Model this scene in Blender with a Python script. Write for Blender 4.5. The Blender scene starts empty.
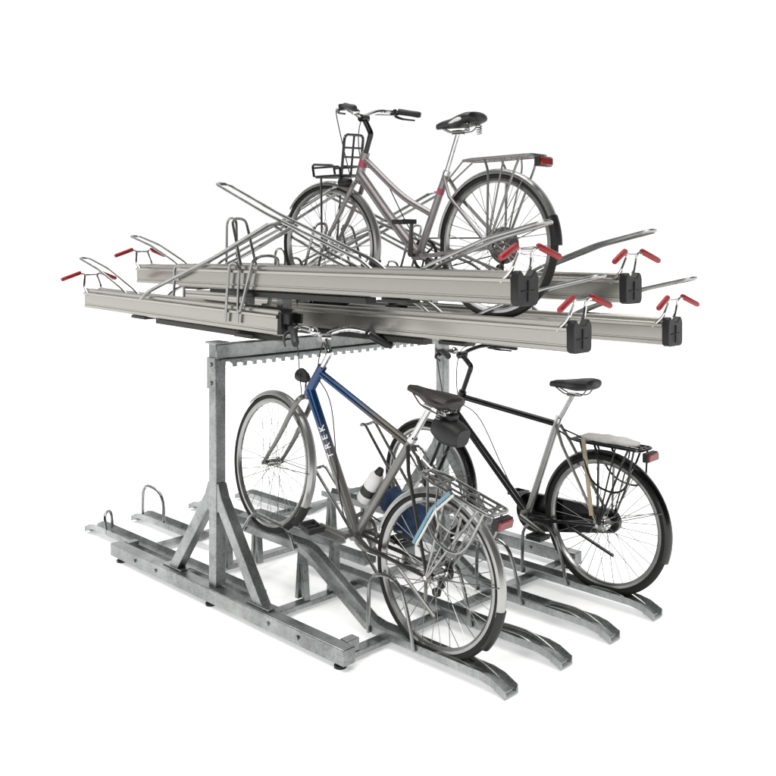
import bpy, math, random, bmesh
from mathutils import Vector, Matrix
random.seed(3)
pi=math.pi
scene=bpy.context.scene
COL=scene.collection

# ------------------------------------------------------------ materials
def newmat(name):
    m=bpy.data.materials.new(name); m.use_nodes=True
    nt=m.node_tree; b=nt.nodes['Principled BSDF']
    return m,nt,b
def pbr(name,col,rough=.5,metal=0.0,var=.12,scale=9,rvar=.1,bump=0.0,coat=0.0,stretch=None,bscale=80,grad=None):
    m,nt,b=newmat(name); N=nt.nodes; L=nt.links
    tc=N.new('ShaderNodeTexCoord'); mp=N.new('ShaderNodeMapping')
    if stretch: mp.inputs['Scale'].default_value=stretch
    L.new(tc.outputs['Object'],mp.inputs['Vector'])
    no=N.new('ShaderNodeTexNoise'); no.inputs['Scale'].default_value=scale; no.inputs['Detail'].default_value=4
    L.new(mp.outputs[0],no.inputs['Vector'])
    cr=N.new('ShaderNodeValToRGB'); cr.color_ramp.elements[0].position=.3; cr.color_ramp.elements[1].position=.7
    c=Vector(col)
    cr.color_ramp.elements[0].color=(*(c*(1-var)),1); cr.color_ramp.elements[1].color=(*[min(1,x) for x in c*(1+var)],1)
    L.new(no.outputs['Fac'],cr.inputs[0])
    if grad:   # (axis, from, to, second colour)
        axn,a,z_,c2=grad
        sx=N.new('ShaderNodeSeparateXYZ'); L.new(tc.outputs['Object'],sx.inputs[0])
        g=N.new('ShaderNodeMapRange'); g.interpolation_type='SMOOTHSTEP'; g.inputs['From Min'].default_value=a; g.inputs['From Max'].default_value=z_
        L.new(sx.outputs[axn],g.inputs['Value'])
        mx=N.new('ShaderNodeMix'); mx.data_type='RGBA'; L.new(g.outputs[0],mx.inputs['Factor'])
        mx.inputs[6].default_value=(*c2,1); L.new(cr.outputs[0],mx.inputs[7]); L.new(mx.outputs[2],b.inputs['Base Color'])
    else: L.new(cr.outputs[0],b.inputs['Base Color'])
    mr=N.new('ShaderNodeMapRange'); mr.inputs['To Min'].default_value=max(.03,rough-rvar); mr.inputs['To Max'].default_value=min(1,rough+rvar)
    L.new(no.outputs['Fac'],mr.inputs['Value']); L.new(mr.outputs[0],b.inputs['Roughness'])
    b.inputs['Metallic'].default_value=metal
    b.inputs['Coat Weight'].default_value=coat
    if bump:
        n2=N.new('ShaderNodeTexNoise'); n2.inputs['Scale'].default_value=bscale; L.new(mp.outputs[0],n2.inputs['Vector'])
        bp=N.new('ShaderNodeBump'); bp.inputs['Strength'].default_value=bump; bp.inputs['Distance'].default_value=.002
        L.new(n2.outputs['Fac'],bp.inputs['Height']); L.new(bp.outputs[0],b.inputs['Normal'])
    return m
def galv(name,lo,hi):
    m,nt,b=newmat(name); N=nt.nodes; L=nt.links
    tc=N.new('ShaderNodeTexCoord')
    vo=N.new('ShaderNodeTexVoronoi'); vo.inputs['Scale'].default_value=130
    no=N.new('ShaderNodeTexNoise'); no.inputs['Scale'].default_value=6; no.inputs['Detail'].default_value=8; no.inputs['Roughness'].default_value=.68
    L.new(tc.outputs['Object'],vo.inputs['Vector']); L.new(tc.outputs['Object'],no.inputs['Vector'])
    sp=N.new('ShaderNodeSeparateColor'); L.new(vo.outputs['Color'],sp.inputs[0])
    mx=N.new('ShaderNodeMath'); mx.operation='MULTIPLY_ADD'; mx.inputs[1].default_value=.14; L.new(sp.outputs[0],mx.inputs[0]); L.new(no.outputs['Fac'],mx.inputs[2])
    cr=N.new('ShaderNodeValToRGB'); cr.color_ramp.elements[0].position=.36; cr.color_ramp.elements[1].position=.80
    cr.color_ramp.elements[0].color=(*lo,1); cr.color_ramp.elements[1].color=(*hi,1)
    L.new(mx.outputs[0],cr.inputs[0]); L.new(cr.outputs[0],b.inputs['Base Color'])
    mr=N.new('ShaderNodeMapRange'); mr.inputs['To Min'].default_value=.18; mr.inputs['To Max'].default_value=.42
    L.new(mx.outputs[0],mr.inputs['Value']); L.new(mr.outputs[0],b.inputs['Roughness'])
    b.inputs['Metallic'].default_value=.88
    return m
GALV=galv('galvanised_steel',(.145,.156,.154),(.40,.418,.413))
GALVL=galv('galvanised_steel_light',(.185,.197,.195),(.47,.49,.485))
ALU=pbr('satin_aluminium',(.35,.342,.315),.25,.92,.02,3,.02)
ALUD=pbr('aluminium_dark',(.05,.05,.047),.45,.7,.1)
WIRE=pbr('zinc_wire',(.31,.315,.31),.22,.9,.15,12)
CHROME=pbr('chrome',(.55,.55,.55),.12,1,.1,15,.06)
SPOKE=pbr('spoke_steel',(.22,.22,.22),.3,.9,.1,15,.06)
RIM=pbr('rim_aluminium',(.32,.32,.315),.25,.88,.1,15,.06)
SILV=pbr('silver_paint',(.19,.186,.176),.3,.6,.06,6,.03)
SILVB=pbr('bright_silver_paint',(.36,.36,.35),.25,.75,.06,6,.03)
MAUVE=pbr('cool_silver_paint',(.235,.215,.218),.30,.6,.05,5,.03)
BLUEC=(.006,.040,.125)
BLUE=pbr('blue_paint',BLUEC,.22,.35,.15,6,.04,coat=.5)
BLUEZ=pbr('blue_to_silver_paint',BLUEC,.25,.45,.1,6,.04,coat=.3,grad=(2,.52,.74,(.18,.175,.163)))
BLUEX=pbr('blue_to_grey_paint',BLUEC,.25,.45,.1,6,.04,coat=.3,grad=(0,.45,.74,(.065,.06,.05)))
DGREY=pbr('dark_grey_paint',(.050,.046,.040),.3,.5,.12,8,.04)
BLACKP=pbr('black_paint',(.003,.003,.0035),.25,.1,.2,8,.05,coat=.15)
BLACKM=pbr('black_plastic',(.005,.005,.0055),.5,0,.25,20,.12,bump=.2)
RUBBER=pbr('tyre_rubber',(.006,.0057,.0053),.75,0,.35,15,.1,bump=.5,bscale=200)
RED=pbr('red_grip_plastic',(.29,.008,.012),.4,0,.12,20,.1)
REDL=pbr('red_lens',(.20,.004,.004),.15,0,.1,20,.05,coat=.3)
BROWN=pbr('dark_brown_leather',(.013,.009,.007),.45,0,.35,18,.15,bump=.3)
CREAM=pbr('pale_plastic',(.60,.60,.58),.4,0,.06)
PADM=pbr('pale_pad_cloth',(.62,.61,.58),.7,0,.12,25,.1,bump=1.0,bscale=35)
TAN=pbr('cream_strap',(.42,.36,.25),.7,0,.2)
LBLUE=pbr('muted_blue_strap',(.15,.28,.37),.5,0,.2)
DBLUE=pbr('blue_fabric',(.012,.035,.085),.8,0,.5,30,.1,bump=.5)
GUARD=pbr('mudguard_metal',(.40,.40,.39),.30,.8,.06,6,.05)
LENS=pbr('clear_lens',(.5,.5,.48),.08,.4,.05,10,.03,coat=1)
WHITE=pbr('white_lettering',(.82,.82,.82),.5,0,.03)
PINK=pbr('pink_mark',(.34,.045,.08),.4,0,.1)

# ------------------------------------------------------------ mesh builder
def fil(pts,rad,k=5):
    pts=[Vector(p) for p in pts]; out=[pts[0]]
    for i in range(1,len(pts)-1):
        p=pts[i]; a=pts[i-1]-p; b=pts[i+1]-p
        r=min(rad,a.length*.49,b.length*.49)
        s=p+a.normalized()*r; e=p+b.normalized()*r
        for j in range(k+1):
            t=j/k; out.append(s*(1-t)**2+p*2*t*(1-t)+e*t*t)
    out.append(pts[-1]); return out
def cat(pts,k=6):
    pts=[Vector(p) for p in pts]; out=[]
    P=[pts[0]*2-pts[1]]+pts+[pts[-1]*2-pts[-2]]
    for i in range(1,len(P)-2):
        a,b,c,d=P[i-1],P[i],P[i+1],P[i+2]
        for j in range(k):
            t=j/k
            out.append(.5*((2*b)+(-a+c)*t+(2*a-5*b+4*c-d)*t*t+(-a+3*b-3*c+d)*t**3))
    out.append(pts[-1]); return out
class MB:
    def __init__(s): s.v=[];s.f=[];s.m=[]
    def add(s,vs,fs,m=0):
        o=len(s.v); s.v+=[tuple(v) for v in vs]
        for f in fs: s.f.append([i+o for i in f]); s.m.append(m)
        return s
    def tube(s,pts,r,n=8,m=0):
        pts=[Vector(p) for p in pts]; q=[pts[0]]
        for p in pts[1:]:
            if (p-q[-1]).length>1e-5: q.append(p)
        pts=q; c=len(pts)
        rr=r if isinstance(r,(list,tuple)) else None
        vs=[];fs=[]
        t0=(pts[1]-pts[0]).normalized()
        up=Vector((0,0,1)) if abs(t0.z)<.9 else Vector((1,0,0))
        nrm=t0.cross(up).normalized()
        for i,p in enumerate(pts):
            if i==0:t=t0
            elif i==c-1:t=(pts[i]-pts[i-1]).normalized()
            else:
                t=((pts[i]-pts[i-1]).normalized()+(pts[i+1]-pts[i]).normalized())
                t=t.normalized() if t.length>1e-6 else (pts[i]-pts[i-1]).normalized()
            nrm=(nrm-t*nrm.dot(t)).normalized(); bn=t.cross(nrm)
            if rr:
                f=i/(c-1)*(len(rr)-1); k=min(int(f),len(rr)-2); ra=rr[k]+(rr[k+1]-rr[k])*(f-k)
            else: ra=r
            for j in range(n):
                a=2*pi*j/n; vs.append(p+(nrm*math.cos(a)+bn*math.sin(a))*ra)
        for i in range(c-1):
            for j in range(n):
                j2=(j+1)%n; fs.append([i*n+j,i*n+j2,(i+1)*n+j2,(i+1)*n+j])
        fs.append(list(range(n))[::-1]); fs.append([(c-1)*n+j for j in range(n)])
        return s.add(vs,fs,m)
    def box(s,c,d,m=0,M=None):
        x,y,z=[k/2 for k in d]; c=Vector(c)
        vs=[Vector((a,b,e)) for a in(-x,x) for b in(-y,y) for e in(-z,z)]
        if M: vs=[M@v for v in vs]
        vs=[v+c for v in vs]
        return s.add(vs,[[0,1,3,2],[4,6,7,5],[0,4,5,1],[2,3,7,6],[0,2,6,4],[1,5,7,3]],m)
    def bar(s,p,q,w,h,m=0,side=(0,1,0)):
        p=Vector(p);q=Vector(q);t=(q-p).normalized();sd=Vector(side)
        sd=(sd-t*sd.dot(t)).normalized();u=t.cross(sd)
        vs=[]
        for e in(p,q):
            for a,b in((-1,-1),(1,-1),(1,1),(-1,1)): vs.append(e+sd*a*w/2+u*b*h/2)
        return s.add(vs,[[3,2,1,0],[4,5,6,7],[0,1,5,4],[1,2,6,5],[2,3,7,6],[3,0,4,7]],m)
    def prism(s,pts,y0,y1,m=0):
        k=len(pts); vs=[(x,y0,z) for x,z in pts]+[(x,y1,z) for x,z in pts]
        return s.add(vs,[list(range(k)),list(range(k,2*k))[::-1]]+[[i,(i+1)%k,k+(i+1)%k,k+i] for i in range(k)],m)
    def ext(s,sec,path,m=0):
        n=len(sec);vs=[];fs=[]
        for x,z in path: vs+=[(x,a,z+b) for a,b in sec]
        for i in range(len(path)-1):
            for j in range(n):
                k=(j+1)%n; fs.append([i*n+j,i*n+k,(i+1)*n+k,(i+1)*n+j])
        fs.append(list(range(n))[::-1]); fs.append([(len(path)-1)*n+j for j in range(n)])
        return s.add(vs,fs,m)
    def ring(s,prof,n=64,m=0,a0=0,a1=2*pi,c=(0,0,0),closed=True):
        full=abs(a1-a0-2*pi)<1e-6; cnt=n if full else n+1; k=len(prof);vs=[];fs=[]
        for i in range(cnt):
            a=a0+(a1-a0)*i/n
            for r,y in prof: vs.append((c[0]+r*math.cos(a),c[1]+y,c[2]+r*math.sin(a)))
        kk=k if closed else k-1
        for i in range(n):
            i2=(i+1)%cnt
            for j in range(kk):
                j2=(j+1)%k; fs.append([i*k+j,i*k+j2,i2*k+j2,i2*k+j])
        if not full and closed:
            fs.append(list(range(k))[::-1]); fs.append([(cnt-1)*k+j for j in range(k)])
        return s.add(vs,fs,m)
    def loft(s,secs,m=0,n=16,e=2.6):
        vs=[];fs=[]
        for c,w,h in secs:
            for j in range(n):
                a=2*pi*j/n; ca,sa=math.cos(a),math.sin(a)
                vs.append((c[0],c[1]+w*math.copysign(abs(ca)**(2/e),ca),c[2]+h*math.copysign(abs(sa)**(2/e),sa)))
        for i in range(len(secs)-1):
            for j in range(n):
                k=(j+1)%n; fs.append([i*n+j,i*n+k,(i+1)*n+k,(i+1)*n+j])
        fs.append(list(range(n))[::-1]); fs.append([(len(secs)-1)*n+j for j in range(n)])
        return s.add(vs,fs,m)
    def obj(s,name,mats,parent=None,M=None,bevel=0,ang=35):
        me=bpy.data.meshes.new(name); me.from_pydata(s.v,[],s.f)
        if not isinstance(mats,(list,tuple)): mats=[mats]
        for mt in mats: me.materials.append(mt)
        for p,mi in zip(me.polygons,s.m): p.material_index=mi; p.use_smooth=True
        bm=bmesh.new(); bm.from_mesh(me); bmesh.ops.recalc_face_normals(bm,faces=bm.faces); bm.to_mesh(me); bm.free()
        me.set_sharp_from_angle(angle=math.radians(ang))
        o=bpy.data.objects.new(name,me); COL.objects.link(o)
        if parent: o.parent=parent
        if M is not None: o.matrix_local=M
        if bevel:
            b=o.modifiers.new('bevel','BEVEL'); b.width=bevel; b.segments=2; b.limit_method='ANGLE'
        return o
def empty(name,loc=(0,0,0),rot=(0,0,0)):
    e=bpy.data.objects.new(name,None); COL.objects.link(e); e.location=loc; e.rotation_euler=rot; e.empty_display_size=.1; return e
def copy_tree(o,parent,loc=None,rz=None,skip=()):
    c=o.copy(); COL.objects.link(c); c.parent=parent
    if loc is not None: c.location=loc
    if rz is not None: c.rotation_euler=(0,0,rz)
    for ch in list(o.children):
        if ch.name.split('.')[0] in skip: continue
        copy_tree(ch,c)
    return c
def kill(o):
    for ch in list(o.children): kill(ch)
    bpy.data.objects.remove(o)

# ------------------------------------------------------------ floor
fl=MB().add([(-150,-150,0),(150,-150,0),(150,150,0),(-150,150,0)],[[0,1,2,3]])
FLOOR=pbr('white_glowing_floor',(.94,.94,.94),.9,0,.01,3,.02)
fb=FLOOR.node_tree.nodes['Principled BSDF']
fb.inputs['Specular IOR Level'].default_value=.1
fb.inputs['Emission Color'].default_value=(1,1,1,1); fb.inputs['Emission Strength'].default_value=.34  # even glow added to the floor, keeps it white and lightens the shadows
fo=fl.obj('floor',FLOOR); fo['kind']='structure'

# ------------------------------------------------------------ rack
rack=empty('bicycle_rack')
rack['label']='galvanised two-tier bicycle rack with aluminium upper trays and red grips'
rack['category']='bicycle rack'
YB=1.74
def base_beam():
    b=MB(); b.box((.015,0,.064),(2.03,.07,.072))
    return b.obj('base_beam',GALV,rack,bevel=.004)
bb=base_beam(); bb.location=(0,-.025,0)
for x in(-.93,-.02,.97):
    f=MB(); f.ring([(0,0),(.028,0),(.028,.012),(.012,.016),(.012,.034),(0,.034)],16)
    fo_=f.obj('foot',BLACKM,bb); fo_.rotation_euler=(pi/2,0,0); fo_.location=(x,0,.0)
for x in(-.72,-.50,.50,.72):
    f=MB(); f.ring([(0,0),(.010,0),(.010,.008),(0,.008)],6,0,c=(x,-.043,.064)); f.obj('bolt',GALV,bb)
copy_tree(bb,rack,(0,YB,0))
def post():
    b=MB(); b.box((0,0,.10+.625),(.065,.06,1.25))
    b.box((0,0,1.345),(.10,.085,.012)); b.box((0,-.0345,1.19),(.075,.009,.16))
    p=b.obj('post',GALV,rack,bevel=.003)
    for z in(1.14,1.235):
        f=MB(); f.ring([(0,0),(.012,0),(.012,.009),(0,.009)],6,0,c=(0,-.047,z)); f.obj('bolt',GALV,p)
    return p
po=post(); copy_tree(po,rack,(0,YB,0))
def brace(s):
    b=MB()
    b.prism([(s*.034,.63),(s*.045,.63),(s*.072,.565),(s*.42,.102),(s*.34,.102),(s*.048,.49),(s*.034,.48)],-.027,.027)
    b.prism([(s*.29,.1015),(s*.47,.1015),(s*.47,.108),(s*.29,.108)],-.034,.034)
    return b.obj('brace',GALV,rack,bevel=.003)
for s in(-1,1):
    o=brace(s); copy_tree(o,rack,(0,YB,0))
b=MB(); b.box((0,YB/2,1.30),(.07,YB+.06,.075)); b.box((0,YB/2,1.255),(.12,YB+.02,.012))
b.obj('top_beam',GALV,rack,bevel=.004)
for x in(-.05,.05):
    pts=[(.04,1.25)]; n=26; st=(YB-.10)/n
    for i in range(n):
        y=.05+i*st; pts+=[(y,1.240),(y+.014,1.240),(y+.014,1.220),(y+.034,1.220),(y+.034,1.240)]
    pts+=[(YB-.05,1.240),(YB-.04,1.25)]
    k=len(pts); vs=[(x-.006,a,z) for a,z in pts]+[(x+.006,a,z) for a,z in pts]
    MB().add(vs,[list(range(k)),list(range(k,2*k))[::-1]]+[[i,(i+1)%k,k+(i+1)%k,k+i] for i in range(k)]).obj('notched_strip',GALV,rack)
for x in(-.95,-.36,.36,.95):
    z=.03
    b=MB(); b.box((x,YB/2-.004,z),(.06,YB-.070,.026))
    if abs(x)>.9: b.box((x,.05,.07),(.05,.07,.06)); b.box((x,YB-.06,.07),(.05,.05,.06))
    b.obj('cross_bar',GALV,rack,bevel=.002)

# upper trays
right=[(.045,0),(.052,.002),(.059,.006),(.059,.022),(.0545,.025),(.0545,.031),(.058,.033),(.058,.087),(.068,.091),(.069,.103),(.058,.108),(.0555,.112),(.0555,.126),(.052,.132),(.045,.132),(.040,.128),(.022,.102)]
sec=right+[(-a,b_) for a,b_ in reversed(right)]
def tray_body(x0): return MB().ext(sec,[(x0,0),(1.762,0)])
def upper_tray():
    tr=tray_body(-.29).obj('upper_tray',ALU,rack,ang=20)
    c=MB()
    cs=[(.05,-.004),(.064,.004),(.069,.02),(.069,.106),(.060,.128),(.045,.137),(.02,.112)]
    cs=cs+[(-a,b_) for a,b_ in reversed(cs)]
    c.ext(cs,[(1.762,0),(1.798,0)])
    c.box((1.799,0,.055),(.008,.085,.006)); c.box((1.7995,0,.055),(.008,.008,.085))
    c.obj('end_cap',BLACKM,tr,bevel=.003)
    c=MB(); c.box((-.30,0,.062),(.03,.112,.106)); c.box((-.335,.04,.088),(.06,.012,.05)); c.box((-.335,-.04,.088),(.06,.012,.05)); c.box((-.34,0,.045),(.05,.05,.03))
    c.obj('inner_stop',BLACKM,tr,bevel=.003)
    g=MB(); g.box((.36,0,-.020),(1.10,.07,.030)); g.box((1.10,0,-.012),(.16,.09,.018)); g.box((.0,0,-.024),(.16,.12,.02))
    g.obj('guide_rail',ALUD,tr,bevel=.003)
    w=MB()
    w.tube(fil([(1.22,.038,.11),(1.30,.038,.150),(1.62,.038,.262),(1.895,.036,.325),(1.895,-.036,.325),(1.62,-.038,.262),(1.30,-.038,.150),(1.22,-.038,.11)],.035),.0085)
    w.obj('wheel_loop',WIRE,tr)
    w=MB()
    w.tube(fil([(.98,.043,.11),(.90,.043,.16),(.20,.043,.39),(-.28,.043,.575),(-.28,-.043,.575),(.20,-.043,.39),(.90,-.043,.16),(.98,-.043,.11)],.04),.0095)
    w.obj('front_wheel_holder',WIRE,tr)
    w=MB()
    w.tube(fil([(.76,-.068,.05),(.77,-.068,.43),(.87,-.068,.43),(.88,-.068,.05)],.055),.0085)
    w.obj('side_hoop',WIRE,tr)
    w=MB()
    w.tube(fil([(-.02,.05,.10),(-.12,.045,.38),(-.12,-.045,.38),(-.02,-.05,.10)],.04),.008)
    w.obj('wheel_hoop',WIRE,tr)
    h=MB()
    for s in(-1,1):
        h.tube(fil([(1.71,s*.060,.09),(1.765,s*.060,.14),(1.79,s*.040,.222),(1.796,s*.09,.226)],.02),.008)
    h.tube(fil([(1.787,-.042,.217),(1.787,.042,.217)],.01),.006)
    h.obj('pull_handle',CHROME,tr)
    for s in(-1,1):
        g=MB(); g.tube([(1.792,s*.068,.232),(1.794,s*.074,.231),(1.812,s*.185,.190),(1.813,s*.195,.186)],[.010,.0140,.0140,.011],12)
        g.obj('handle_grip',RED,tr)
    return tr
UY=[.22,.604,.988,1.372]
ZH,ZL=1.608,1.392
t0=upper_tray(); t0.location=(0,UY[0],ZH)
DZ=[0,0,-.024,-.028]
for i,y in enumerate(UY):
    hi=(i%2==0)
    if i>0: copy_tree(t0,rack,(.02 if i>1 else 0,y,(ZH if hi else ZL)+DZ[i]),0,('side_hoop',))
    sk=('end_cap',) if i<2 else ('end_cap','pull_handle','handle_grip','wheel_loop')+(('side_hoop',) if i==3 else ())
    c=copy_tree(t0,rack,(0,y,(ZL if hi else ZH-.024)),pi,sk)
    if i==0:
        c.rotation_euler=(0,-.022,pi)
        for ch in c.children:
            if ch.name.startswith('front_wheel_holder'): ch.scale=(1,2.05,1)
            if ch.name.startswith('wheel_hoop'): ch.scale=(1,1.75,1.05)
            if ch.name.startswith('side_hoop'): ch.location=(0,0,-.05); ch.scale=(1,1,.85)
        w=MB(); w.tube(fil([(.14,.074,.04),(.10,.080,.36),(.01,.080,.36),(.03,.074,.04)],.05),.0080); w.obj('side_hoop',WIRE,c)
for ch in list(t0.children):
    if ch.name.split('.')[0] in('side_hoop','inner_stop'): bpy.data.objects.remove(ch)
lt_=tray_body(-.62).obj('upper_tray_body',ALU,rack,ang=20); t0.data=lt_.data; bpy.data.objects.remove(lt_)
b=MB(); b.box((.16,0,1.46),(.05,.06,.21)); b.box((-.16,0,1.46),(.05,.06,.21)); b.box((0,0,1.348),(.44,.07,.012))
sb=b.obj('tray_bracket',GALV,rack,bevel=.002); sb.location=(0,UY[0]+.09,0)
for y in UY[1:]: copy_tree(sb,rack,(0,y+.09,0))

# lower trays
lsec=[(-.046,.034),(-.046,0),(.046,0),(.046,.034),(.042,.034),(.030,.006),(-.030,.006),(-.042,.034)]
def tips(tr):
    w=MB()
    w.tube(fil([(1.24,.034,.05),(1.30,.034,.078),(1.46,.034,.084),(1.58,.034,.04)],.08),.0075)
    w.tube(fil([(1.24,-.034,.05),(1.30,-.034,.078),(1.46,-.034,.084),(1.58,-.034,.04)],.08),.0075)
    w.obj('tip_loop',WIRE,tr)
    w=MB(); w.tube(fil([(.88,-.054,.05),(.885,-.054,.33),(1.08,-.054,.35),(1.14,-.054,.18),(1.17,-.054,.05)],.09),.009)
    w.obj('side_hoop',WIRE,tr)
    w=MB(); w.tube(fil([(1.28,.03,.05),(1.29,.03,.26),(1.54,.03,.28),(1.54,.03,.05)],.10),.0105)
    w.obj('upright_hoop',WIRE,tr)
    w=MB(); w.tube(fil([(1.38,.04,.05),(1.42,.04,.17),(1.48,-.04,.17),(1.46,-.04,.05)],.05),.0095)
    w.obj('end_hoop',WIRE,tr)
def lower_low():
    t=MB().ext(lsec,[(-.12,.045),(1.54,.045),(1.60,.035),(1.665,.006)]); t.box((1.63,0,.022),(.05,.07,.008))
    tr=t.obj('lower_tray',GALVL,rack); tips(tr)
    w=MB()
    w.tube(fil([(.62,.04,.06),(.52,.04,.14),(.02,.04,.60),(-.03,.04,.58),(-.03,-.04,.58),(.02,-.04,.60),(.52,-.04,.14),(.62,-.04,.06)],.05),.009)
    w.obj('front_wheel_holder',WIRE,tr)
    return tr
def lower_high():
    t=MB().ext(lsec,[(-.36,.30),(.36,.30),(.42,.28),(.84,.055),(.90,.045),(1.54,.045),(1.60,.035),(1.665,.006)]); t.box((1.63,0,.022),(.05,.07,.008))
    tr=t.obj('raised_lower_tray',GALVL,rack); tips(tr)
    for x in(.34,-.32):
        l=MB(); l.prism([(x-.018,.298),(x+.018,.298),(x+.040,.043),(x+.016,.043),(x,.23),(x-.016,.043),(x-.040,.043)],-.018,.018)
        l.obj('tray_leg',GALV,tr,bevel=.002)
    w=MB()
    w.tube(fil([(.50,.042,.27),(.42,.042,.34),(.02,.042,.80),(-.02,.042,.78),(-.02,-.042,.78),(.02,-.042,.80),(.42,-.042,.34),(.50,-.042,.27)],.05),.009)
    w.obj('front_wheel_holder',WIRE,tr)
    w=MB()
    w.tube(fil([(.34,-.055,.31),(.30,-.058,.40),(.0,-.058,.43),(-.10,-.055,.31)],.06),.0085)
    w.obj('low_loop',WIRE,tr)
    return tr
LY=[.285,.665,1.045,1.425]
lo=lower_low(); hi_=lower_high()
F_='front_wheel_holder'; E_='end_hoop'; S_='side_hoop'; T_='tip_loop'; L_='low_loop'; U_='upright_hoop'
copy_tree(hi_,rack,(0,LY[0],0),0,(F_,E_,U_)); copy_tree(lo,rack,(0.01,LY[1],0),0,(E_,U_))
copy_tree(hi_,rack,(.02,LY[2],0),0,(E_,L_,U_)); copy_tree(lo,rack,(.03,LY[3],0),0,(E_,U_))
LL=[.125,.455,.88,1.26]
copy_tree(lo,rack,(.07,LL[0],0),pi,(F_,S_,T_,U_)); copy_tree(hi_,rack,(.07,LL[1],0),pi,(F_,T_,E_,L_,S_))
copy_tree(lo,rack,(.10,LL[2],0),pi,(F_,S_,T_,E_,U_)); copy_tree(hi_,rack,(.12,LL[3],0),pi,(F_,S_,T_,E_,L_,U_))
kill(lo); kill(hi_)

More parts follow.
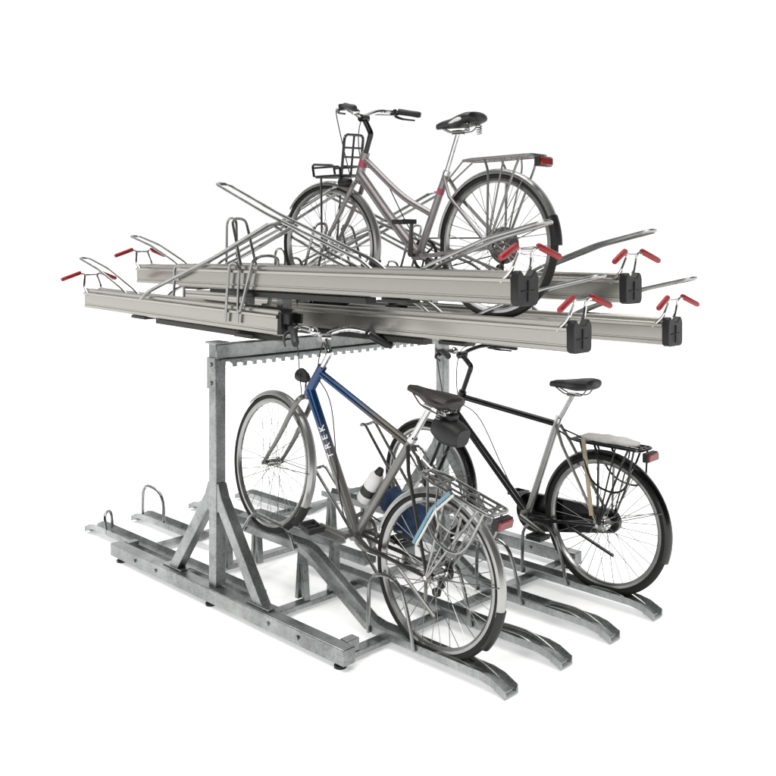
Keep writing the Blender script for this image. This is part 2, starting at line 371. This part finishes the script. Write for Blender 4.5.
# ------------------------------------------------------------ bicycles
def make_bike(S):
    R=.35; L=S['L']
    bike=empty('bicycle',S['loc'],S['rot']); bike['label']=S['label']; bike['category']='bicycle'
    sc=S.get('scale',1); bike.scale=(sc,sc,sc)
    P=lambda s,h,y=0: Vector((s,y,R+h))
    BB=P(*S['bb']); SC=P(*S['seatc']); HT=P(*S['ht']); HB=P(*S['hb']); RA=P(0,0); FA=P(L,0); SAD=P(*S['saddle'])
    ax=(HT-HB).normalized()
    st=Matrix.Translation(HB)@Matrix.Rotation(S.get('steer',0),4,ax)@Matrix.Translation(-HB)
    F=S['frame_mats']
    f=MB()
    if S['type']=='diamond':
        f.tube([HB+ax*.02,BB],.0255,20,3)
        f.tube([HT-ax*.03,SC+(BB-SC)*.05],.0185,12,4)
    elif S['type']=='sloped':
        f.tube([HB+ax*.02,BB],.0215,14,1)
        f.tube([HT-ax*.03,SC+(BB-SC)*.05],.0175,12,0)
    else:
        a=HB+ax*.015
        f.tube(cat([a,a.lerp(BB,.5)+Vector((-.01,0,-.02)),BB],8),.027,16,0)
        st_=SC.lerp(BB,.50); a2=HT-ax*.03
        f.tube(cat([a2,a2.lerp(st_,.5)+Vector((-.03,0,-.05)),st_],8),.0175,12,0)
    f.tube([BB,SC],.0195,12,2); f.tube([HB-ax*.004,HT+ax*.004],.024,14,1)
    f.ring([(0,-.036),(.026,-.036),(.026,.036),(0,.036)],20,2,c=BB,closed=False)
    for s in(-1,1):
        f.tube([BB+Vector((-.02,s*.02,0)),BB+Vector((-.12,s*.045,.0)),RA+Vector((0,s*.062,0))],[.011,.010,.008],8,0)
        f.tube([SC+Vector((0,s*.018,-.03)),SC+Vector((-.05,s*.04,-.12)),RA+Vector((0,s*.062,0))],[.0095,.009,.008],8,S.get('staymat',0))
        f.box(RA+Vector((0,s*.062,0)),(.05,.006,.035),2)
    fr=f.obj('frame',F,bike)
    if S['type']=='diamond':
        cu=bpy.data.curves.new('lettering','FONT'); cu.body='TREK'; cu.size=.048; cu.extrude=.0004; cu.offset=.0005; cu.space_character=1.7; cu.align_x='CENTER'; cu.align_y='CENTER'
        to=bpy.data.objects.new('tmp',cu); COL.objects.link(to); bpy.context.view_layer.update()
        me=bpy.data.meshes.new_from_object(to.evaluated_get(bpy.context.evaluated_depsgraph_get())); bpy.data.objects.remove(to)
        me.materials.clear(); me.materials.append(WHITE)
        bm=bmesh.new(); bm.from_mesh(me); bmesh.ops.triangulate(bm,faces=bm.faces)
        for _ in range(3): bmesh.ops.subdivide_edges(bm,edges=[e for e in bm.edges if e.calc_length()>.004],cuts=1,use_grid_fill=True); bmesh.ops.triangulate(bm,faces=bm.faces)
        bm.to_mesh(me); bm.free()
        lt=bpy.data.objects.new('frame_lettering',me); COL.objects.link(lt); lt.parent=fr
        A=HB+ax*.02
        d=-(BB-A).normalized(); n=Vector((-.64,.74,.15)); n=(n-d*n.dot(d)).normalized(); up=n.cross(d)
        r=.0262
        for v in me.vertices:
            x,y,z=v.co; an=y*.85/r
            v.co=d*x+up*(r+z)*math.sin(an)+n*(r+z)*math.cos(an)
        lt.matrix_local=Matrix.Translation(A.lerp(BB,.38))
    if S['type']=='step':
        k=MB(); p=HB.lerp(HT,.5); k.tube([p-ax*.01,p+ax*.03],.0248,14); k.obj('frame_badge',PINK,fr)
        k=MB(); p=SC.lerp(BB,.18); dd=(BB-SC).normalized(); k.tube([p,p+dd*.03],.0202,14); k.obj('frame_badge',PINK,fr)
    k=MB(); crown=HB-ax*.03
    k.tube([HB,crown],.020,12,0)
    for s in(-1,1):
        k.tube(cat([crown+Vector((0,s*.008,.004)),crown+Vector((.008,s*.045,-.03)),crown.lerp(FA,.6)+Vector((-.012,s*.052,0)),FA+Vector((0,s*.055,0))],6),[.013,.0145,.012,.009],10,0)
    k.obj('fork',S['forkmat'],bike,st)
    def wheel(c,M,rear):
        h=MB(); w=.055 if not rear else .062; hr=S['hubr'] if rear else .017
        prof=[(0,-w),(.006,-w),(.006,-w+.012),(.024,-w+.016),(.026,-w+.02),(hr,-w+.026),(hr,w-.026),(.026,w-.02),(.024,w-.016),(.006,w-.012),(.006,w),(0,w)]
        h.ring(prof,24,0,closed=False)
        h.ring([(0,-w-.012),(.010,-w-.012),(.010,-w),(0,-w)],6,0,closed=False); h.ring([(0,w),(.010,w),(.010,w+.012),(0,w+.012)],6,0,closed=False)
        wo=h.obj('wheel',CHROME,bike,M@Matrix.Translation(c))
        tr=S['tyre']; t=MB()
        t.ring([(R-tr+tr*math.cos(a),tr*math.sin(a)) for a in[2*pi*i/12 for i in range(12)]],96)
        t.obj('tyre',RUBBER,wo)
        rm=MB(); r0=R-2*tr
        rm.ring([(r0+.004,-.012),(r0-.008,-.0125),(r0-.018,-.006),(r0-.018,.006),(r0-.008,.0125),(r0+.004,.012)],96)
        rm.obj('rim',S['rimmat'],wo)
        sp=MB()
        for i in range(36):
            sd=1 if i%2 else -1; sg=1 if (i//2)%2 else -1
            a=2*pi*i/36; ha=a+sg*1.05
            p=(.023*math.cos(ha),sd*(w-.02),.023*math.sin(ha)); q=((r0-.016)*math.cos(a),0,(r0-.016)*math.sin(a))
            sp.tube([p,q],.0017,4)
        sp.obj('spokes',SPOKE,wo)
        if rear:
            cg=MB(); R0=S.get('cogr',.045)
            for j in range(6):
                rr=R0*(1-.11*j); cg.ring([(.018,-w+.002+j*.004),(rr,-w+.002+j*.004),(rr,-w+.004+j*.004),(.018,-w+.004+j*.004)],36)
            cg.obj('sprocket',S.get('cogmat',SPOKE),wo)
    wheel(RA,Matrix(),True); wheel(FA,st,False)
    def guard(c,M,a0,a1,mat,flap):
        g=MB(); rr=R+.010; w=S['tyre']+S.get('gw',.008)
        arc=[(-1,-.018),(-.88,-.006),(-.4,.002),(0,.004),(.4,.002),(.88,-.006),(1,-.018)]
        prof=[(rr+b_,a*w) for a,b_ in arc]+[(rr+b_-.0025,a*w*.93) for a,b_ in reversed(arc)]
        g.ring(prof,48,0,a0,a1)
        if flap:
            f0,f1=flap; g.ring([(r_+.0035,y_*1.12) for r_,y_ in prof],10,1,f0,f1)
        for aa in S['stays'][0 if c is RA else 1]:
            for s in(-1,1):
                g.tube([(0,s*.066,0),((rr-.008)*math.cos(aa),s*w,(rr-.008)*math.sin(aa))],.0024,6,2)
        g.obj('mudguard',[mat,BLACKM,SPOKE],bike,M@Matrix.Translation(c))
    d2=math.radians
    guard(RA,Matrix(),d2(5),S.get('rend',d2(200)),S['rguard'],S.get('rflap'))
    guard(FA,st,d2(38),d2(205),S['fguard'],(d2(193),d2(212)))
    sp=MB(); sp.tube([SC-(SC-BB).normalized()*.03,SAD+Vector((0.01,0,-.05))],.0135,12); sp.tube([SC-(SC-BB).normalized()*.01,SC+(SC-BB).normalized()*.012],.022,12); sp.box(SAD+Vector((.01,0,-.045)),(.05,.04,.02))
    sp.obj('seat_post',S['postmat'],bike)
    sd=MB(); X=SAD
    secs=[(-.125,.045,.014,.018),(-.115,.072,.018,.026),(-.08,.084,.015,.032),(-.03,.074,.008,.032),(.02,.045,.004,.028),(.06,.027,.002,.024),(.11,.021,.0,.020),(.145,.015,-.005,.015),(.153,.006,-.009,.007)]
    sd.loft([(X+Vector((a,0,z)),w,h) for a,w,z,h in secs],0,20,2.3)
    if S.get('twotone'):
        for s in(-1,1): sd.tube(cat([X+Vector((-.09,s*.075,.012)),X+Vector((-.05,s*.077,.008)),X+Vector((.01,s*.048,.003)),X+Vector((.05,s*.027,.002))],4),[.004,.010,.007,.003],8,2)
    for s in(-1,1):
        sd.tube(fil([X+Vector((-.09,s*.03,-.01)),X+Vector((-.06,s*.028,-.045)),X+Vector((.05,s*.02,-.045)),X+Vector((.12,s*.008,-.012))],.02),.004,6,1)
        hx=[]
        for i in range(41):
            a=i/40*2*pi*4; hx.append(X+Vector((-.085+.013*math.cos(a),s*.045+.013*math.sin(a),-.012-.045*i/40)))
        if S.get('springs'): sd.tube(hx,.0028,5,1)
    sd.obj('saddle',[S['saddlemat'],SPOKE,CREAM],bike)
    HC=P(*S['clamp'])
    hbm=MB(); top=HT+ax*S['quill']
    hbm.tube([HT,top],.0145,12,0); hbm.tube(fil([top-ax*.02,top+ax*.012,HC],.02),.0155,12,0); hbm.ring([(0,-.028),(.021,-.028),(.021,.028),(0,.028)],16,0,c=HC,closed=False)
    path=[HC+Vector(v) for v in S['bar']]
    hbm.tube(cat([HC]+path,6),.0122,10,1); hbm.tube(cat([HC]+[Vector((p.x,-p.y,p.z)) for p in path],6),.0122,10,1)
    hb=hbm.obj('handlebar',[S['stemmat'],S['barmat']],bike,st)
    e=path[-1]; p2=path[-2]
    for s in(-1,1):
        E=Vector((e.x,e.y*s,e.z)); Q=Vector((p2.x,p2.y*s,p2.z)); dr=(E-Q).normalized()
        g=MB(); g.tube([E-dr*.125,E-dr*.12,E-dr*.05,E-dr*.01,E+dr*.006],[.016,.018,.0165,.018,.014],12); g.obj('grip',S['gripmat'],hb)
        lv=MB(); bs=E-dr*.145+Vector((.0,0,-.008)); out=Vector((.7,s*.25,-.25))
        out=(out-dr*out.dot(dr)).normalized()
        lv.box(bs,(.036,.034,.032),0); lv.tube(fil([bs,bs+out*.035,bs+out*.05+dr*.04,bs+out*.045+dr*.115],.02),[.007,.008,.007,.005],8,1)
        lv.obj('brake_lever',[BLACKM,S['levermat']],hb)
        cb=MB(); mid=HC+Vector((.10,s*.06,-.02))
        if s>0: cb.tube(cat([bs+out*.02,mid+Vector((0,.05,.04)),HB+Vector((.055,.02,.03)),crown+Vector((.03,.0,-.02))],8),.003,6)
        else: cb.tube(cat([bs+out*.02,mid+Vector((0,-.05,.03)),HT+Vector((.045,-.015,-.04)),HT.lerp(BB,.25)+Vector((.0,-.022,.0)),BB+Vector((.02,-.02,.03)),RA+Vector((.06,-.05,.02))],8),.003,6)
        cb.obj('brake_cable',BLACKM,hb)
    bl=MB(); bl.loft([(HC+Vector((-.03+.05*i/6,.07,.03+.0)),.024*math.sin(pi*(i+.4)/6.8),.022*math.sin(pi*(i+.4)/6.8)) for i in range(7)],0,12,2); bl.obj('bell',CHROME,hb)
    ck=MB(); ang=S['crank']; d=Vector((math.cos(ang),0,math.sin(ang)))*.17
    ck.ring([(0,-.07),(.009,-.07),(.009,.07),(0,.07)],12,0,c=BB,closed=False)
    for s in(-1,1):
        ck.tube([BB+Vector((0,s*.066,0)),BB+d*s+Vector((0,s*.075,0))],[.014,.010],8,0)
    ck.ring([(.070,-.047),(.088,-.047),(.088,-.043),(.070,-.043)],48,0,c=BB)
    for i in range(5):
        a=2*pi*i/5; ck.tube([BB+Vector((0,-.045,0)),BB+Vector((.075*math.cos(a),-.045,.075*math.sin(a)))],.006,6,0)
    co=ck.obj('crank',S.get('crankmat',SILV),bike)
    for s in(-1,1):
        c=BB+d*s+Vector((0,s*.13,0)); pm=MB()
        pm.tube([c+Vector((0,-s*.055,0)),c+Vector((0,s*.05,0))],.006,8,0)
        for q in(-.035,.035): pm.box(c+Vector((q,0,0)),(.018,.09,.024),0)
        pm.box(c+Vector((0,.045*s,0)),(.08,.01,.02),0); pm.box(c+Vector((0,-.04*s,0)),(.08,.01,.02),0); pm.box(c+Vector((.045,0,0)),(.004,.04,.012),1)
        pm.obj('pedal',[BLACKM,TAN],co,bevel=.003)
    if S['case']:
        k=MB(); pts=[]; dv=(RA-BB); a=math.atan2(dv.z,dv.x); r1,r2=.105,.06
        for i in range(17): th=a-pi/2-pi*i/16; pts.append((BB.x+r1*math.cos(th),BB.z+r1*math.sin(th)))
        for i in range(17): th=a+pi/2-pi*i/16; pts.append((RA.x+r2*math.cos(th),RA.z+r2*math.sin(th)))
        k.prism(pts,-.068,-.034)
        k.obj('chain_guard',S['case'],bike,bevel=.006)
    else:
        dv=(RA-BB).normalized()
        ch=MB(); a=math.atan2(dv.z,dv.x); pts=[]
        for i in range(17): th=a-pi/2-pi*i/16; pts.append(BB+Vector((.088*math.cos(th),-.05,.088*math.sin(th))))
        for i in range(9): th=a+pi/2-pi*i/8; pts.append(RA+Vector((.036*math.cos(th),-.05,.036*math.sin(th))))
        pts.append(pts[0]); ch.tube(pts,.004,5); ch.obj('chain',DGREY,bike)
        k=MB(); k.box(RA+Vector((.01,-.055,-.07)),(.02,.012,.10),0); k.ring([(0,-.004),(.02,-.004),(.02,.004),(0,.004)],14,0,c=RA+Vector((.02,-.05,-.11)),closed=False); k.ring([(0,-.004),(.02,-.004),(.02,.004),(0,.004)],14,0,c=RA+Vector((-.0,-.05,-.06)),closed=False); k.obj('derailleur',BLACKM,bike)
    k=MB(); k.tube(fil([(.20,.03,R-.03),(.17,.055,R-.045),(-.10,.085,R-.12)],.02),.008,8); k.obj('kick_stand',S['standmat'],bike)
    c=MB(); h=S['carr']; cw=.065; x0,x1=.17,-.34+S.get('cshort',0); cr=.007
    z=R+h
    c.tube(fil([(x0,cw*.6,z),(x0-.06,cw,z),(x1,cw,z),(x1,-cw,z),(x0-.06,-cw,z),(x0,-cw*.6,z)],.03),cr,8)
    c.tube([(x0,-cw*.6,z),(x0,cw*.6,z)],cr,8)
    for y in(-.022,.022): c.tube([(x0,y,z),(x1,y,z)],.005,6)
    for x in(.06,-.07,-.20): c.tube([(x,-cw,z),(x,cw,z)],.005,6)
    for s in(-1,1):
        c.tube(fil([(.02,s*cw,z),(-.01,s*.072,z-.06),(0,s*.068,R+.01)],.03),.006,8)
        c.tube(fil([(x1+.06,s*cw,z),(x1+.08,s*.072,z-.05),(-.01,s*.070,R+.01)],.03),.006,8)
        c.tube(fil([(-.10,s*cw,z),(-.095,s*.078,z-.05),(-.005,s*.071,R+.01)],.03),.0045,8)
        if S.get('loops'):
            c.tube(fil([(.10,s*cw,z),(.02,s*.095,z-.20),(-.17,s*.095,z-.22),(x1+.03,s*cw,z)],.09),.0055,8)
        if S.get('loops')==2:
            c.tube(fil([(.04,s*cw,z),(.0,s*.10,z-.12),(-.14,s*.10,z-.14),(x1+.06,s*cw,z)],.07),.0045,8)
        c.tube([(x0,s*cw*.6,z),SC+Vector((-.01,s*.02,-.05))],.0045,6)
    ca=c.obj('rear_carrier',S['carrmat'],bike)
    tl=MB(); tl.box((x1-.02,0,z-.03),(.03,.10,.045),0); tl.box((x1-.038,0,z-.03),(.012,.09,.036),1)
    tl.obj('rear_lamp',[BLACKM,REDL],ca,bevel=.004)
    lp=MB(); c0=crown+Vector(S['lamp'])
    lp.loft([(c0+Vector((x,0,0)),w,w) for x,w in[(-.05,.006),(-.04,.018),(-.015,.028),(.02,.034),(.028,.034)]],0,16,2)
    lp.loft([(c0+Vector((x,0,0)),w,w) for x,w in[(.0285,.031),(.034,.027),(.037,.012)]],1,16,2)
    lp.tube([c0+Vector((-.03,0,-.01)),crown+Vector((.012,0,0))],.005,6,0)
    lp.obj('headlamp',[S['lampmat'],LENS],bike,st)
    return bike,dict(BB=BB,SC=SC,HT=HT,HB=HB,RA=RA,FA=FA,SAD=SAD,st=st,fr=fr,ca=ca,crown=crown,ax=ax,HC=HC)
d2=math.radians
citybar=[(.015,.05,.02),(.005,.14,.045),(-.06,.23,.045),(-.17,.285,.02)]
base=dict(hubr=.02,tyre=.0170,stays=([d2(120),d2(160)],[d2(165)]))
S1=dict(base,L=1.16,loc=(1.175,.267,.054),rot=(d2(1.5),-d2(14.3),pi),scale=1.035,label='blue and grey city bicycle with front wheel on a raised tray',
 bb=(.49,-.06),seatc=(.285,.49),ht=(.930,.59),hb=(.990,.44),saddle=(.215,.705),type='diamond',gw=.007,
 frame_mats=[DGREY,BLUE,SILV,BLUEZ,BLUEX],forkmat=SILV,rimmat=RIM,rguard=GUARD,fguard=GUARD,rflap=(d2(176),d2(206)),rend=d2(180),postmat=CHROME,saddlemat=BROWN,springs=True,
 clamp=(.965,.73),quill=.08,bar=citybar,stemmat=CHROME,barmat=CHROME,gripmat=BLACKM,levermat=BLACKM,crank=d2(-8),case=None,standmat=SILV,carr=.392,cshort=.10,carrmat=WIRE,loops=2,
 lamp=(.06,0,.085),lampmat=BLACKM,steer=d2(-6))
b1,p1=make_bike(S1)
R=.35
bt=MB(); a=(p1['SC']-p1['BB']).normalized(); n=Vector((a.z,0,-a.x)); c=p1['BB'].lerp(p1['SC'],.42)+n*.062
bt.tube([c-a*.09,c-a*.085,c+a*.05,c+a*.065,c+a*.075],[.033,.036,.036,.030,.022],16,0); bt.tube([c+a*.072,c+a*.10],[.022,.016],14,1)
bt.tube([c-a*.05,c-a*.01],.0372,16,1); bt.tube(fil([c-n*.04,c-a*.1-n*.03,c-a*.1+n*.03,c+n*.04],.02),.003,6,2)
bt.obj('water_bottle',[CREAM,BLACKM,SILV],b1)
sb_=MB(); X=p1['SAD']; sb_.loft([(X+Vector((-.20+.15*i/6,0,-.10)),.056*(.75+.25*math.sin(pi*i/6)),.055*(.7+.3*math.sin(pi*i/6))) for i in range(7)],0,20,3.0); sb_.box(X+Vector((-.12,0,-.04)),(.03,.05,.03)); sb_.obj('saddle_bag',BLACKM,b1,bevel=.003)
pn=MB(); pn.loft([(Vector((.46-.26*i/7,-.115+.006*math.sin(i*3),R+.10+.018*math.sin(i*2.1))),.03+.02*math.sin(pi*i/7),.05+.05*math.sin(pi*i/7)) for i in range(8)],0,20,2.5); pn.obj('pannier_bag',DBLUE,b1)
sp_=MB()
sp_.bar((-.03,.072,R+.397),(.03,.088,R+.30),.006,.015,0,(0,1,0)); sp_.bar((.03,.088,R+.302),(.085,.092,R+.12),.006,.014,0,(0,1,0))
sp_.bar((-.052,.073,R+.397),(.010,.090,R+.30),.006,.010,1,(0,1,0)); sp_.bar((.010,.090,R+.302),(.067,.094,R+.12),.006,.009,1,(0,1,0))
sp_.obj('luggage_strap',[LBLUE,CREAM],b1)

S2=dict(base,L=1.19,loc=(1.395,1.425,.050),rot=(0,0,pi),scale=1.035,label='black city bicycle with pale carrier pad on a low tray',
 bb=(.47,-.05),seatc=(.275,.48),ht=(.925,.55),hb=(.985,.41),saddle=(.175,.665),type='sloped',tyre=.020,
 frame_mats=[BLACKP,BLACKP,SILVB],staymat=2,forkmat=BLACKP,rimmat=RIM,rguard=BLACKP,fguard=BLACKP,rflap=None,postmat=CHROME,saddlemat=BLACKM,springs=False,
 clamp=(.93,.76),quill=.15,bar=[(.0,.06,.02),(-.02,.16,.04),(-.07,.24,.04),(-.16,.30,.03)],stemmat=BLACKP,barmat=BLACKP,gripmat=BLACKM,levermat=BLACKM,crank=d2(200),case=BLACKP,standmat=BLACKP,carr=.40,cshort=.11,carrmat=BLACKP,loops=True,
 lamp=(.06,0,.085),lampmat=BLACKM,steer=d2(0)); S2['hubr']=.036
b2,p2=make_bike(S2)
k=MB(); k.loft([(Vector((x,.004*math.sin(x*90),R+.416+dz+.003*math.sin(x*70))),w_,h_) for x,w_,h_,dz in[(.125,.02,.004,0),(.11,.045,.010,.002),(.08,.054,.016,.004),(.04,.062,.012,.003),(0,.058,.017,.006),(-.04,.064,.013,.005),(-.09,.056,.016,.006),(-.13,.058,.011,.004),(-.175,.042,.009,.002),(-.19,.02,.004,0)]],0,24,3)
k.obj('carrier_pad',PADM,p2['ca'])
k=MB(); k.bar((.075,.075,R+.42),(.02,.088,R+.05),.006,.022,0,(0,1,0)); k.obj('luggage_strap',TAN,b2)

S3=dict(base,L=1.18,loc=(1.335,.604,1.505),rot=(0,0,pi),scale=.965,label='silver step-through bicycle with black front carrier on upper tray',
 bb=(.50,-.05),seatc=(.31,.36),ht=(.895,.50),hb=(.945,.375),saddle=(.225,.60),type='step',tyre=.0175,gw=.008,cogr=.090,cogmat=SILV,crankmat=DGREY,
 frame_mats=[MAUVE,MAUVE,MAUVE],forkmat=MAUVE,rimmat=RIM,rguard=GUARD,fguard=GUARD,rflap=(d2(158),d2(180)),rend=d2(162),postmat=CHROME,saddlemat=BLACKM,springs=True,twotone=True,
 clamp=(.90,.69),quill=.10,bar=citybar,stemmat=BLACKP,barmat=CHROME,gripmat=BLACKM,levermat=BLACKM,crank=d2(97),case=None,standmat=SILV,carr=.41,cshort=.09,carrmat=SILV,loops=False,
 lamp=(.09,0,.0),lampmat=BLACKM,steer=d2(8))
b3,p3=make_bike(S3)
k=MB(); cz=.35+.385; c=p3['crown']
x0,x1=c.x+.05,c.x+.24
k.tube(fil([(x0,.09,cz),(x1,.09,cz),(x1,-.09,cz),(x0,-.09,cz)],.03),.008); k.tube([(x0,-.09,cz),(x0,.09,cz)],.008)
for y in(-.06,-.02,.02,.06): k.tube([(x0,y,cz),(x1,y,cz)],.006)
for x in(x0+.06,x0+.12): k.tube([(x,-.09,cz),(x,.09,cz)],.006)
k.tube(fil([(x0,.08,cz),(x0-.035,.08,cz+.22),(x0-.035,-.08,cz+.22),(x0,-.08,cz)],.03),.008)
for zz in(.05,.10,.15): k.tube([(x0-.16*zz,.08,cz+zz),(x0-.16*zz,-.08,cz+zz)],.006)
k.tube([(x0,0,cz),(x0-.035,0,cz+.22)],.006)
k.tube(fil([(x1,.09,cz),(x1+.01,.09,cz+.07),(x1+.01,-.09,cz+.07),(x1,-.09,cz)],.02),.007)
k.tube(fil([(x0,.09,cz),(x0,.09,cz+.05),(x1,.09,cz+.05)],.02),.006);k.tube(fil([(x0,-.09,cz),(x0,-.09,cz+.05),(x1,-.09,cz+.05)],.02),.006)
for s in(-1,1): k.tube([(x1-.05,s*.088,cz),(1.18,s*.065,.36)],.006)
k.obj('front_carrier',BLACKP,b3,p3['st'])

# ------------------------------------------------------------ light, world, camera
w=bpy.data.worlds.new('World'); scene.world=w; w.use_nodes=True; nt=w.node_tree; N=nt.nodes; Lk=nt.links
bg=N['Background']; tc=N.new('ShaderNodeTexCoord')
dt=N.new('ShaderNodeVectorMath'); dt.operation='DOT_PRODUCT'; dt.inputs[1].default_value=(-.70,.70,.15)
Lk.new(tc.outputs['Generated'],dt.inputs[0])
mr=N.new('ShaderNodeMapRange'); mr.inputs['From Min'].default_value=-.05; mr.inputs['From Max'].default_value=.68; mr.inputs['To Min'].default_value=.02; mr.inputs['To Max'].default_value=1.08
mr.interpolation_type='SMOOTHSTEP'
Lk.new(dt.outputs['Value'],mr.inputs['Value']); Lk.new(mr.outputs[0],bg.inputs['Strength'])
bg.inputs['Color'].default_value=(1,1,1,1)
def sun(name,strength,ang,frm,col=(1,1,1)):
    l=bpy.data.lights.new(name,'SUN'); l.energy=strength; l.angle=d2(ang); l.color=col
    o=bpy.data.objects.new(name,l); COL.objects.link(o)
    o.rotation_euler=(-Vector(frm)).to_track_quat('-Z','Y').to_euler()
sun('key_light',3.3,60,(-.15,-.20,1.0),(1,.99,.97))
sun('added_highlight_sun',.75,8,(.35,-1.1,.75),(1,.99,.97))  # unseen second sun, added for sharper highlights
scene.view_settings.view_transform='Standard'; scene.view_settings.look='None'; scene.view_settings.exposure=0
cam=bpy.data.cameras.new('camera'); co=bpy.data.objects.new('camera',cam); COL.objects.link(co)
cam.sensor_width=36; cam.lens=36*920/776; cam.shift_y=-(388-246)/776; cam.clip_end=1000
co.location=(3.96,-2.72,1.84); co.rotation_euler=(pi/2,0,pi/4)
scene.camera=co
